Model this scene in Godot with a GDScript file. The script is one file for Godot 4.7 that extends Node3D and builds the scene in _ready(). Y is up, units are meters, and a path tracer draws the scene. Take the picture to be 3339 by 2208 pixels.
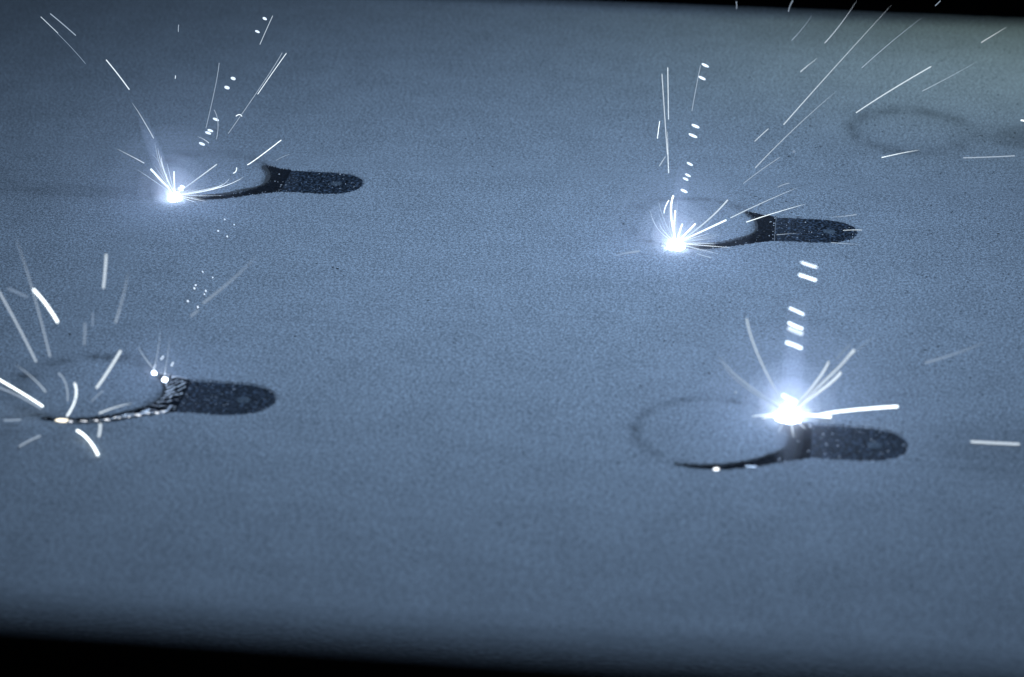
extends Node3D

const MM := 0.001
var sets := {}            # shared glowing materials
var rnd := RandomNumberGenerator.new()

# the four printed parts: where the round end of the handle lies (mm)
const ENDS := [[-46.5, -80.9], [73.3, -66.2], [-44.3, 34.6], [83.5, 38.4]]
# edges of the collar and arm, measured from the handle end (mm): inner edge and outer edge
const INNER := [[-26.6, -8.9], [-25.2, -6.6], [-24.1, -4.2], [-23.5, -1.6], [-23.4, 0.9], [-24.0, 3.2], [-25.4, 5.4], [-27.4, 7.3], [-30.0, 9.2], [-33.4, 10.9], [-37.0, 12.2], [-41.0, 12.8], [-45.2, 12.9]]
const OUTER := [[-26.5, -9.6], [-24.6, -9.1], [-23.0, -8.4], [-21.2, -7.8], [-19.3, -7.2], [-19.3, -2.6], [-19.3, 2.4], [-19.3, 7.2], [-22.6, 8.6], [-27.0, 10.7], [-31.8, 12.9], [-37.4, 14.3], [-45.2, 13.5]]
const RING_AT := Vector2(-39.0, -0.9)
const RING := Vector2(15.2, 14.6)


func V(x: float, y: float, z: float) -> Vector3:
	return Vector3(x, y, z) * MM


func _ready() -> void:
	rnd.seed = 77
	# ---- camera: a long lens looking down through the chamber window
	var cam := Camera3D.new()
	cam.name = "camera"
	add_child(cam)
	cam.position = V(60.24, 241.10, 490.65)
	cam.rotation = Vector3(deg_to_rad(-26.0), deg_to_rad(7.0), 0.0)
	var lens := CameraAttributesPhysical.new()
	lens.frustum_focal_length = 91.23
	lens.frustum_focus_distance = 0.605
	lens.frustum_near = 0.02
	lens.frustum_far = 20.0
	lens.exposure_aperture = 91.23 / 4.8
	cam.attributes = lens
	# ---- a closed dark chamber: no sky
	var env := Environment.new()
	env.background_mode = Environment.BG_COLOR
	env.background_color = Color.BLACK
	env.tonemap_mode = Environment.TONE_MAPPER_LINEAR
	env.tonemap_exposure = 1.0
	env.sdfgi_enabled = true
	env.ssao_enabled = true
	env.ssil_enabled = true
	env.volumetric_fog_enabled = true
	env.volumetric_fog_density = 0.0
	var we := WorldEnvironment.new()
	we.name = "environment"
	we.environment = env
	add_child(we)
	# ---- chamber lamps, above the frame
	lamp_panel("chamber_lamp", "long cold white lamp panel over the powder bed", V(18, 205, -42), Vector3(0, -1, 0.05), Vector2(0.15, 0.09), Color(0.755, 0.870, 1.0), 0.068)
	lamp_panel("chamber_lamp", "slim greenish lamp strip along the rear wall", V(165, 66, -168), Vector3(-0.1, -0.75, -0.6), Vector2(0.24, 0.014), Color(0.90, 1.0, 0.91), 0.0075)

	powder_bed()
	chamber()
	var looks := ["dark fused metal part far left, its upper prong fuzzy with powder", "dark fused metal part far right with a crisp black collar crossed by sparks", "dark fused metal part near left with a silver ribbed collar and bright arm", "dark fused metal part near right, its collar drowned in the largest glare"]
	for k in 4:
		printed_part(k, looks[k])
	debris()
	bursts()
	sparks()


# ------------------------------------------------------------------ helpers

func struct(called: String, mesh: Mesh, mat: Material, label := "") -> MeshInstance3D:
	var o := MeshInstance3D.new()
	o.name = called
	o.mesh = mesh
	o.material_override = mat
	o.set_meta("kind", "structure")
	if label:
		o.set_meta("label", label)
	add_child(o, true)
	return o


func numbered(called: String) -> String:
	if not has_node(NodePath(called)):
		return called
	var k := 1
	while has_node(NodePath("%s_%03d" % [called, k])):
		k += 1
	return "%s_%03d" % [called, k]


func thing(called: String, label: String, category: String, at: Vector3, group := "") -> Node3D:
	var o := Node3D.new()
	o.name = numbered(called)
	o.position = at
	add_child(o)
	tag(o, label, category, group)
	return o


func tag(o: Node, label: String, category: String, group := "") -> void:
	o.set_meta("label", label)
	o.set_meta("category", category)
	if group:
		o.set_meta("group", group)


func part(called: String, mesh: Mesh, mat: Material, parent: Node) -> MeshInstance3D:
	var o := MeshInstance3D.new()
	var k := 0
	var n := called
	while parent.has_node(NodePath(n)):
		k += 1
		n = "%s_%03d" % [called, k]
	o.name = n
	o.mesh = mesh
	o.material_override = mat
	parent.add_child(o)
	return o


func lamp_panel(called: String, label: String, at: Vector3, facing: Vector3, size: Vector2, color: Color, energy: float) -> void:
	var t := thing(called, label, "lamp", at, "lamps in the chamber roof")
	t.basis = Basis.looking_at(facing, Vector3(0, 0, -1))
	var box := BoxMesh.new()
	box.size = Vector3(size.x + 0.02, size.y + 0.02, 0.02)
	var m := StandardMaterial3D.new()
	m.albedo_color = Color(0.3, 0.3, 0.31)
	m.roughness = 0.6
	part("housing", box, m, t).position = Vector3(0, 0, 0.012)
	var face := BoxMesh.new()
	face.size = Vector3(size.x, size.y, 0.003)
	var g := StandardMaterial3D.new()
	g.albedo_color = Color(0.8, 0.8, 0.8)
	g.emission_enabled = true
	g.emission = color
	g.emission_energy_multiplier = 0.25
	part("diffuser", face, g, t)
	var l := AreaLight3D.new()
	l.name = "lamp_light"
	l.area_size = size
	l.area_normalize_energy = true
	l.light_color = color
	l.light_energy = energy
	l.area_range = 4.0
	l.area_attenuation = 2.0
	l.shadow_enabled = true
	t.add_child(l)
	l.position = Vector3(0, 0, -0.004)


# ------------------------------------------------------------------ textures

func noise_image(size: int, seed_of: int, freq: float, type: int, octaves := 3) -> PackedByteArray:
	var n := FastNoiseLite.new()
	n.seed = seed_of
	n.noise_type = type
	n.frequency = freq
	n.fractal_octaves = octaves
	var im := n.get_seamless_image(size, size, false, false, 0.1)
	im.convert(Image.FORMAT_L8)
	return im.get_data()


func grey_texture(size: int, bytes: PackedByteArray) -> ImageTexture:
	return ImageTexture.create_from_image(Image.create_from_data(size, size, false, Image.FORMAT_L8, bytes))


var powder_mat: StandardMaterial3D
var powder_bare: StandardMaterial3D

func powder_material() -> StandardMaterial3D:
	if powder_mat:
		return powder_mat
	var s := 1024
	var fine := noise_image(s, 11, 0.42, FastNoiseLite.TYPE_SIMPLEX, 2)
	var coarse := noise_image(s, 15, 0.17, FastNoiseLite.TYPE_SIMPLEX, 2)
	var mid := noise_image(s, 12, 0.06, FastNoiseLite.TYPE_SIMPLEX_SMOOTH, 3)
	var slow := noise_image(s, 13, 0.012, FastNoiseLite.TYPE_SIMPLEX_SMOOTH, 2)
	var sweep := noise_image(s, 14, 0.02, FastNoiseLite.TYPE_SIMPLEX_SMOOTH, 3)
	var out := PackedByteArray()
	out.resize(s * s)
	for y in s:
		var row := y * s
		for x in s:
			var i := row + x
			# recoater sweep: the pattern is drawn out along x
			var j := ((y * 5) % s) * s + ((x / 3) % s)
			var v := 196.0 + (fine[i] - 128) * 0.64 + (coarse[i] - 128) * 0.26 + (mid[i] - 128) * 0.02 + (slow[i] - 128) * 0.05 + (sweep[j] - 128) * 0.05
			out[i] = int(clampf(v, 0.0, 255.0))
	var m := StandardMaterial3D.new()
	m.albedo_color = Color(0.325, 0.375, 0.435).linear_to_srgb()
	m.albedo_texture = grey_texture(s, out)
	m.vertex_color_use_as_albedo = true
	m.roughness = 0.92
	m.metallic_specular = 0.25
	m.uv1_triplanar = true
	m.uv1_world_triplanar = true
	m.uv1_scale = Vector3.ONE / 0.21
	m.heightmap_enabled = true
	m.heightmap_scale = 0.008
	m.heightmap_texture = grey_texture(s, fine)
	powder_mat = m
	return m


var metal_mats := {}

func metal_material(kind: String) -> StandardMaterial3D:
	if metal_mats.has(kind):
		return metal_mats[kind]
	var s := 512
	var a := noise_image(s, 21 if kind == "handle" else 22, 0.10, FastNoiseLite.TYPE_CELLULAR, 2)
	var b := noise_image(s, 23, 0.035, FastNoiseLite.TYPE_SIMPLEX_SMOOTH, 4)
	var tone := PackedByteArray()
	var high := PackedByteArray()
	tone.resize(s * s)
	high.resize(s * s)
	for i in s * s:
		tone[i] = int(clampf(150.0 + (a[i] - 128) * 1.3 + (b[i] - 128) * 0.35, 0, 255))
		high[i] = int(clampf(128.0 + (a[i] - 128) * 0.7 + (b[i] - 128) * 0.5, 0, 255))
	var m := StandardMaterial3D.new()
	var c: Color = {"handle": Color(0.072, 0.100, 0.145), "collar": Color(0.010, 0.017, 0.030), "glare_metal": Color(0.60, 0.62, 0.65), "glint": Color(0.60, 0.62, 0.65)}[kind]  # weld metal is paler than the collar to carry glare
	m.albedo_color = c.linear_to_srgb()
	m.metallic = {"handle": 0.0, "collar": 0.0, "glare_metal": 0.7, "glint": 0.7}[kind]
	m.metallic_specular = 0.2 if kind != "collar" else 0.12
	m.roughness = {"handle": 0.56, "collar": 0.6, "glare_metal": 0.34, "glint": 0.34}[kind]
	if kind in ["handle", "collar"]:
		m.albedo_texture = grey_texture(s, tone)
		m.uv1_triplanar = true
		m.uv1_world_triplanar = true
		m.uv1_scale = Vector3.ONE / 0.036
		m.heightmap_enabled = true
		m.heightmap_scale = 0.02
		m.heightmap_texture = grey_texture(s, high)
	metal_mats[kind] = m
	return m


func black_material() -> StandardMaterial3D:
	var m := StandardMaterial3D.new()
	m.albedo_color = Color(0.004, 0.004, 0.005).linear_to_srgb()
	m.roughness = 0.85
	m.metallic_specular = 0.1
	return m


# ------------------------------------------------------------------ powder bed

func lines(lo: float, hi: float, fine: Array, small: float, big: float) -> PackedFloat32Array:
	var out := PackedFloat32Array()
	var x := lo
	while x < hi:
		out.append(x)
		var step := big
		for f in fine:
			if x >= f[0] and x < f[1]:
				step = small
			elif x < f[0] and x + step > f[0]:
				step = maxf(small, f[0] - x)
		x += step
	out.append(hi)
	return out


var outlines: Array[PackedVector2Array] = []

func half_width(u: float) -> float:
	# the handle's half width at u mm from its round end (u runs from -19.3 to 0)
	if u > -9.5:
		return 7.2 * pow(maxf(0.0, 1.0 - pow((u + 9.5) / 9.5, 2.3)), 0.5)
	return 7.2


func outline() -> PackedVector2Array:
	var p := PackedVector2Array()
	for k in INNER.size():
		p.append(Vector2(INNER[k][0], INNER[k][1]))
	for k in range(OUTER.size() - 1, 6, -1):
		p.append(Vector2(OUTER[k][0], OUTER[k][1]))
	for k in range(1, 40):
		var u := -19.3 + 19.3 * k / 40.0
		p.append(Vector2(u, half_width(u)))
	p.append(Vector2(0, 0))
	for k in range(39, 0, -1):
		var u := -19.3 + 19.3 * k / 40.0
		p.append(Vector2(u, -half_width(u)))
	for k in range(4, -1, -1):
		p.append(Vector2(OUTER[k][0], OUTER[k][1]))
	return p


func powder_bed() -> void:
	var shape := outline()
	var xs := lines(-330.0, 330.0, [[-94.0, -42.5], [26.0, 86.5]], 0.3, 4.0)
	var zs := lines(-226.5, 190.0, [[-92.5, -50.0], [22.0, 54.0]], 0.3, 3.0)
	var wob := FastNoiseLite.new()
	wob.seed = 5
	wob.frequency = 0.9
	wob.fractal_octaves = 2
	var slow := FastNoiseLite.new()
	slow.seed = 6
	slow.frequency = 0.05
	var pos := PackedVector3Array()
	var col := PackedColorArray()
	var nx := xs.size()
	var nz := zs.size()
	pos.resize(nx * nz)
	col.resize(nx * nz)
	var rings := [[ENDS[0], 1.6], [ENDS[1], 1.2], [ENDS[2], 1.6], [ENDS[3], 1.0], [[125.9, -132.0], 1.1]]
	for iz in nz:
		var z := zs[iz]
		for ix in nx:
			var x := xs[ix]
			var h := slow.get_noise_2d(x, z) * 0.12
			var dark := 0.0
			for k in 5:
				var end: Array = rings[k][0]
				var q := Vector2(x - end[0], z - end[1])
				if q.x < -60.0 or q.x > 6.0 or absf(q.y) > 24.0:
					continue
				# thin powder over the ring that was fused a layer below
				var d := ((q - RING_AT) / RING).length() - 1.0
				var band := exp(-pow(d / (0.17 if k == 4 else 0.095), 2.0)) * clampf(0.75 + 0.9 * slow.get_noise_2d(x * 4.0 + 70.0, z * 4.0), 0.15, 1.2)
				if q.x > -24.0:
					band *= maxf(0.0, 1.0 - (q.x + 24.0) / 3.0)
				if k == 4 and q.x > -20.0:
					band = exp(-pow(q.y / 8.0, 4.0)) * clampf((q.x + 22.0) / 8.0, 0.0, 1.0)
				dark = maxf(dark, band * rings[k][1])
				if k < 4:
					var w := Vector2(wob.get_noise_2d(x * 2.0, z * 2.0), wob.get_noise_2d(x * 2.0 + 90.0, z * 2.0)) * (0.5 if q.x > -19.5 or k > 0 else 0.9)
					if q.x < 0.6 and Geometry2D.is_point_in_polygon(q + w, shape):
						h -= 0.62
			pos[iz * nx + ix] = Vector3(x, h - dark * 0.12, z) * MM
			# streaky darker bands in the powder beside two of the parts
			var streak_tone := slow.get_noise_2d(x * 0.25 + 300.0, z * 4.0) * 0.5 + 0.6
			var smear := exp(-pow((z - 40.0) / 11.0, 2.0)) * clampf((x - 80.0) / 14.0, 0.0, 1.0) + 0.7 * exp(-pow((z + 70.0) / 9.0, 2.0)) * clampf((-92.0 - x) / 14.0, 0.0, 1.0)
			dark += smear * streak_tone * 1.1
			var g := 1.0 - dark * (0.33 + 0.18 * wob.get_noise_2d(x * 0.6, z * 0.6))
			col[iz * nx + ix] = Color(g, g, g)
	struct("powder_bed", grid_mesh(pos, col, nx, nz), powder_material(), "level bed of grey metal powder")


func grid_mesh(pos: PackedVector3Array, col: PackedColorArray, nx: int, nz: int) -> ArrayMesh:
	var idx := PackedInt32Array()
	idx.resize((nx - 1) * (nz - 1) * 6)
	var nrm := PackedVector3Array()
	nrm.resize(pos.size())
	var k := 0
	for iz in nz - 1:
		for ix in nx - 1:
			var a := iz * nx + ix
			idx[k] = a
			idx[k + 1] = a + 1
			idx[k + 2] = a + nx + 1
			idx[k + 3] = a
			idx[k + 4] = a + nx + 1
			idx[k + 5] = a + nx
			k += 6
	for iz in nz:
		for ix in nx:
			var dx := pos[iz * nx + mini(ix + 1, nx - 1)] - pos[iz * nx + maxi(ix - 1, 0)]
			var dz := pos[mini(iz + 1, nz - 1) * nx + ix] - pos[maxi(iz - 1, 0) * nx + ix]
			nrm[iz * nx + ix] = dz.cross(dx).normalized()
	var arr := []
	arr.resize(Mesh.ARRAY_MAX)
	arr[Mesh.ARRAY_VERTEX] = pos
	arr[Mesh.ARRAY_NORMAL] = nrm
	if col.size():
		arr[Mesh.ARRAY_COLOR] = col
	arr[Mesh.ARRAY_INDEX] = idx
	var mesh := ArrayMesh.new()
	mesh.add_surface_from_arrays(Mesh.PRIMITIVE_TRIANGLES, arr)
	return mesh


# ------------------------------------------------------------------ chamber

func bar(profile: PackedVector2Array, length: float) -> ArrayMesh:
	# a bar along x with the given outline in (z, y), mm
	var st := SurfaceTool.new()
	st.begin(Mesh.PRIMITIVE_TRIANGLES)
	var n := profile.size()
	for k in n:
		var p := profile[k]
		var q := profile[(k + 1) % n]
		var a := V(-length, p.y, p.x)
		var b := V(length, p.y, p.x)
		var c := V(length, q.y, q.x)
		var d := V(-length, q.y, q.x)
		for v in [a, b, c, a, c, d]:
			st.add_vertex(v)
	var tri := Geometry2D.triangulate_polygon(profile)
	for s in [-length, length]:
		for i in tri:
			st.add_vertex(V(s, profile[i].y, profile[i].x))
	st.generate_normals()
	return st.commit()


func rounded(z0: float, z1: float, y0: float, y1: float, r: float) -> PackedVector2Array:
	var p := PackedVector2Array()
	for c in [[z1 - r, y1 - r, 0.0], [z0 + r, y1 - r, 90.0], [z0 + r, y0 + r, 180.0], [z1 - r, y0 + r, 270.0]]:
		for k in 7:
			var a := deg_to_rad(c[2] + k * 15.0)
			p.append(Vector2(c[0] + cos(a) * r, c[1] + sin(a) * r))
	return p


func chamber() -> void:
	var black := black_material()
	struct("floor", bar(rounded(-420, 480, -20, -4, 2), 420), black, "black chamber floor round the powder bed")
	struct("rear_wall", bar(rounded(-262, -227, -10, 420, 4), 420), black, "black rear wall of the build chamber")
	struct("rear_shade_bar", bar(rounded(-226.9, -201, 24, 60, 4), 420), black, "added black bar shading the rear bed edge, out of view")  # unseen bar added so the rear bed edge fades into shade
	struct("window_lower_rail", bar(rounded(366, 400, -10, 162.7, 5), 420), black, "black lower rail of the window frame close to the camera")  # lower rail of the window frame, close to the camera


# ------------------------------------------------------------------ printed parts

func bump(x: float, z: float, n: FastNoiseLite) -> float:
	return n.get_noise_2d(x, z)


func spline(list: Array, t: float) -> Vector2:
	var f := t * (list.size() - 1)
	var i := clampi(int(f), 0, list.size() - 2)
	var k := f - i
	var get_at := func(n: int) -> Vector2:
		var m := clampi(n, 0, list.size() - 1)
		return Vector2(list[m][0], list[m][1])
	var a: Vector2 = get_at.call(i - 1)
	var b: Vector2 = get_at.call(i)
	var c: Vector2 = get_at.call(i + 1)
	var d: Vector2 = get_at.call(i + 2)
	return b.cubic_interpolate(c, a, d, k)


func printed_part(k: int, label: String) -> void:
	var end: Array = ENDS[k]
	var t := thing("printed_part", label, "metal part", V(end[0], 0, end[1]), "four fused metal parts in the powder")
	var n := FastNoiseLite.new()
	n.seed = 40 + k
	n.frequency = 0.9
	n.fractal_octaves = 3
	var grain := FastNoiseLite.new()
	grain.seed = 60 + k
	grain.frequency = 2.2
	# handle
	var nu := 96
	var nv := 60
	var pos := PackedVector3Array()
	for iv in nv + 1:
		var v := -1.0 + 2.0 * iv / nv
		for iu in nu + 1:
			var s := float(iu) / nu
			var u := -19.2 + 19.5 * (1.0 - pow(1.0 - s, 1.7))
			var w := (half_width(minf(u, -0.02)) + 0.35) * v
			var y := -0.26 + grain.get_noise_2d(u, w) * 0.07 + n.get_noise_2d(u, w) * 0.05
			if absf(v) > 0.93 or s > 0.985:
				y -= 0.14
			pos.append(V(u, y, w))
	part("handle", grid_mesh(pos, PackedColorArray(), nu + 1, nv + 1), metal_material("handle"), t)
	# the small unfused eye near the round end
	var eye := PackedVector3Array()
	for iv in 13:
		for iu in 25:
			var r := iv / 12.0
			var a := TAU * iu / 24.0
			var rr := r * (1.0 + 0.12 * n.get_noise_2d(cos(a) * 3.0, sin(a) * 3.0 + 7.0))
			eye.append(V(-6.7 + cos(a) * 1.45 * rr, -0.10 - 0.16 * pow(r, 3.0) + grain.get_noise_2d(cos(a) * rr * 4.0, sin(a) * rr * 4.0) * 0.05, sin(a) * 1.35 * rr))
	part("eye", grid_mesh(eye, PackedColorArray(), 25, 13), eye_material(), t)
	# collar and arm
	var na := 170
	var nb := 26
	pos = PackedVector3Array()
	for ib in nb + 1:
		var b := float(ib) / nb
		for ia in na + 1:
			var a := float(ia) / na
			var p := spline(INNER, a)
			var q := spline(OUTER, a)
			var c := p.lerp(q, b)
			var rag := 0.30 if k > 0 else 0.55
			var away := (q - p).normalized() * (0.3 if b > 0.5 else -0.3) * absf(b - 0.5) * 2.0
			c += away + Vector2(n.get_noise_2d(c.x * 1.5, c.y * 1.5), n.get_noise_2d(c.x * 1.5 + 50.0, c.y * 1.5)) * rag * pow(absf(b - 0.5) * 2.0, 3.0)
			var y := -0.24 + grain.get_noise_2d(c.x, c.y) * 0.12 + n.get_noise_2d(c.x * 0.8, c.y * 0.8) * 0.10
			if c.x > -19.5:
				c.x = -19.2 - 0.06 * n.get_noise_2d(0.0, c.y * 3.0)
				y -= 0.15
			pos.append(V(c.x, y, c.y))
	part("collar", grid_mesh(pos, PackedColorArray(), na + 1, nb + 1), metal_material("collar"), t)
	# beads of metal along the rim and over the handle
	var beads: Array[Transform3D] = []
	for i in [110, 110, 130, 90][k]:
		var u := -19.0 + 18.6 * rnd.randf()
		var hw := half_width(u)
		var onrim := rnd.randf() < 0.3
		var v := (hw - 0.1) * (1.0 if rnd.randf() < 0.65 else -1.0) if onrim else (rnd.randf() * 2.0 - 1.0) * hw * 0.9
		var r: float = [0.13, 0.12, 0.13, 0.16][k] * (0.6 + 0.8 * rnd.randf() * rnd.randf()) * (1.0 if rnd.randf() < 0.25 else 0.5)
		beads.append(Transform3D(Basis.from_scale(Vector3(1.3, 0.8, 1.0) * r * MM), V(u, -0.2 + r * 0.5, v)))
	for i in [26, 30, 12, 16][k]:
		var a := rnd.randf()
		var p := spline(INNER, a).lerp(spline(OUTER, a), 0.93 if rnd.randf() < 0.6 else rnd.randf())
		var r: float = [0.11, 0.12, 0.1, 0.12][k] * (0.6 + 0.8 * rnd.randf())
		beads.append(Transform3D(Basis(Vector3.UP, rnd.randf() * TAU) * Basis.from_scale(Vector3(1.8, 0.7, 1.0) * r * MM), V(p.x, -0.12 + r * 0.4, p.y)))
	var ball := SphereMesh.new()
	ball.radius = 1.0
	ball.height = 2.0
	ball.radial_segments = 8
	ball.rings = 5
	var mm := MultiMesh.new()
	mm.transform_format = MultiMesh.TRANSFORM_3D
	mm.mesh = ball
	mm.instance_count = beads.size()
	for i in beads.size():
		mm.set_instance_transform(i, beads[i])
	var mi := MultiMeshInstance3D.new()
	mi.name = "beads"
	mi.multimesh = mm
	mi.material_override = metal_material("glint")
	mi.set_meta("kind", "stuff")
	t.add_child(mi)
	if k == 1:
		var path := PackedVector3Array()
		var rad := PackedFloat32Array()
		for i in 15:
			path.append(V(-19.25 + 0.08 * n.get_noise_2d(i * 2.0, 3.0), -0.12, -7.1 + 14.2 * i / 14.0))
			rad.append((0.06 + 0.05 * absf(n.get_noise_2d(i * 3.0, 9.0))) * MM)
		part("seam", tube(path, rad, 6), metal_material("glint"), t)
	if k == 2:
		silver_ridges(t)
	if k == 3:
		var m := glow(Color(0.9, 0.95, 1.0), 3.0)
		part("hot_bead", blob(V(-37.2, 0.1, 14.25), Vector3(0.55, 0.25, 0.26) * MM, 3), m, t)
		part("bright_lump", blob(V(-30.6, 0.0, 12.4), Vector3(1.3, 0.22, 0.34) * MM, 4), metal_material("glare_metal"), t)
	if k == 2:
		for i in 10:
			# small emissive beads along the arm
			var c := spline(INNER, 0.60 + 0.036 * i).lerp(spline(OUTER, 0.60 + 0.036 * i), 0.78)
			part("glow_bead", blob(V(c.x, 0.12, c.y + 0.1 * sin(i * 2.3)), Vector3(0.40 + 0.35 * absf(sin(i * 1.7)), 0.16, 0.14 + 0.08 * absf(cos(i * 2.9))) * MM, 20 + i), glow(Color(0.84, 0.90, 1.0), 1.6), t)
		part("hot_lump", blob(V(-40.6, 0.15, 13.9), Vector3(1.35, 0.34, 0.38) * MM, 5), glow(Color(1.0, 0.92, 0.74), 2.2), t)


func eye_material() -> StandardMaterial3D:
	if not metal_mats.has("eye"):
		var m: StandardMaterial3D = powder_material().duplicate()
		m.albedo_color = Color(0.10, 0.13, 0.165).linear_to_srgb()
		metal_mats["eye"] = m
	return metal_mats["eye"]


func silver_ridges(t: Node3D) -> void:
	# fresh weld tracks across the collar and along the arm, paled to carry glare
	var n := FastNoiseLite.new()
	n.seed = 9
	n.frequency = 0.8
	var m: StandardMaterial3D = metal_material("glare_metal")
	for i in 10:
		var a := 0.07 + 0.47 * i / 9.0
		var p := spline(INNER, a).lerp(spline(OUTER, a), 0.06)
		var q := spline(INNER, a).lerp(spline(OUTER, minf(a + 0.05, 1.0)), 0.92)
		var s0 := 0.0
		while s0 < 0.92:
			var s1 := minf(1.0, s0 + 0.22 + 0.4 * rnd.randf())
			var path := PackedVector3Array()
			var rad := PackedFloat32Array()
			var tilt := (rnd.randf() - 0.5) * 0.7
			var fat := 0.09 + 0.10 * rnd.randf()
			for s in 7:
				var f := s / 6.0
				var c := p.lerp(q, lerpf(s0, s1, f))
				path.append(V(c.x, -0.13 + 0.06 * n.get_noise_2d(c.x * 3.0, i * 4.0), c.y + tilt * (f - 0.5) + n.get_noise_2d(c.x * 1.9, i * 9.0) * 0.8))
				rad.append(fat * (0.7 + 0.7 * absf(n.get_noise_2d(c.x * 3.0, i * 5.0 + 40.0))) * (0.5 if s in [0, 6] else 1.0) * MM)
			part("weld_track", tube(path, rad, 6), m, t)
			s0 = s1 + 0.02 + 0.08 * rnd.randf()
	for i in 9:
		var a0 := 0.53 + 0.046 * i
		var path := PackedVector3Array()
		var rad := PackedFloat32Array()
		for s in 8:
			var a := minf(a0 + 0.046 * s / 7.0, 0.97)
			var c := spline(INNER, a).lerp(spline(OUTER, a), 0.80)
			path.append(V(c.x, 0.06, c.y + n.get_noise_2d(a * 90.0, i * 3.0) * 0.2))
			rad.append((0.21 + 0.26 * n.get_noise_2d(a * 170.0, 77.0)) * (0.45 if s in [0, 7] else 1.0) * MM)
		part("weld_track", tube(path, rad, 6), m, t)
	for i in 2:
		var p := [Vector2(-26.0, -9.3), Vector2(-23.6, -8.4)][i] as Vector2
		var q := [Vector2(-24.2, -8.9), Vector2(-20.2, -7.5)][i] as Vector2
		part("weld_track", tube(PackedVector3Array([V(p.x, -0.02, p.y), V((p.x + q.x) / 2, 0.03, (p.y + q.y) / 2), V(q.x, -0.02, q.y)]), PackedFloat32Array([0.14 * MM, 0.2 * MM, 0.14 * MM]), 6), m, t)
	for i in 6:
		var a0 := 0.56 + 0.03 * i
		var path := PackedVector3Array()
		var rad := PackedFloat32Array()
		for s in 6:
			var a := a0 + 0.05 * s / 5.0
			var c := spline(INNER, a).lerp(spline(OUTER, a), 0.30 + 0.08 * (i % 3))
			path.append(V(c.x, -0.1, c.y + n.get_noise_2d(a * 60.0, i * 13.0) * 0.3))
			rad.append((0.12 + 0.06 * n.get_noise_2d(a * 140.0, i * 7.0)) * MM)
		part("weld_track", tube(path, rad, 6), m, t)


func tube(path: PackedVector3Array, rad: PackedFloat32Array, sides: int) -> ArrayMesh:
	var pos := PackedVector3Array()
	var nrm := PackedVector3Array()
	var idx := PackedInt32Array()
	var n := path.size()
	for k in n:
		var d := (path[mini(k + 1, n - 1)] - path[maxi(k - 1, 0)]).normalized()
		var side := d.cross(Vector3.UP if absf(d.y) < 0.95 else Vector3.RIGHT).normalized()
		var up := side.cross(d)
		for j in sides:
			var a := TAU * j / sides
			var o := side * cos(a) + up * sin(a)
			pos.append(path[k] + o * rad[k])
			nrm.append(o)
	for k in n - 1:
		for j in sides:
			var a := k * sides + j
			var b := k * sides + (j + 1) % sides
			for v in [a, b, b + sides, a, b + sides, a + sides]:
				idx.append(v)
	for e in [0, n - 1]:
		var c := pos.size()
		var d := (path[e] - path[1 if e == 0 else n - 2]).normalized()
		pos.append(path[e] + d * rad[e] * 0.7)
		nrm.append(d)
		for j in sides:
			var a: int = e * sides + j
			var b: int = e * sides + (j + 1) % sides
			if e == 0:
				idx.append_array([c, b, a])
			else:
				idx.append_array([c, a, b])
	var arr := []
	arr.resize(Mesh.ARRAY_MAX)
	arr[Mesh.ARRAY_VERTEX] = pos
	arr[Mesh.ARRAY_NORMAL] = nrm
	arr[Mesh.ARRAY_INDEX] = idx
	var mesh := ArrayMesh.new()
	mesh.add_surface_from_arrays(Mesh.PRIMITIVE_TRIANGLES, arr)
	return mesh


func blob(at: Vector3, size: Vector3, seed_of: int) -> ArrayMesh:
	# an uneven molten lump
	var n := FastNoiseLite.new()
	n.seed = seed_of
	n.frequency = 0.8
	var pos := PackedVector3Array()
	for i in 15:
		for j in 25:
			var th := PI * i / 14.0
			var ph := TAU * j / 24.0
			var d := Vector3(sin(th) * cos(ph), cos(th), sin(th) * sin(ph))
			pos.append(at + d * size * (1.0 + 0.35 * n.get_noise_3d(d.x * 2.0, d.y * 2.0, d.z * 2.0)))
	return grid_mesh(pos, PackedColorArray(), 25, 15)


# ------------------------------------------------------------------ spatter on the powder

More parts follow.
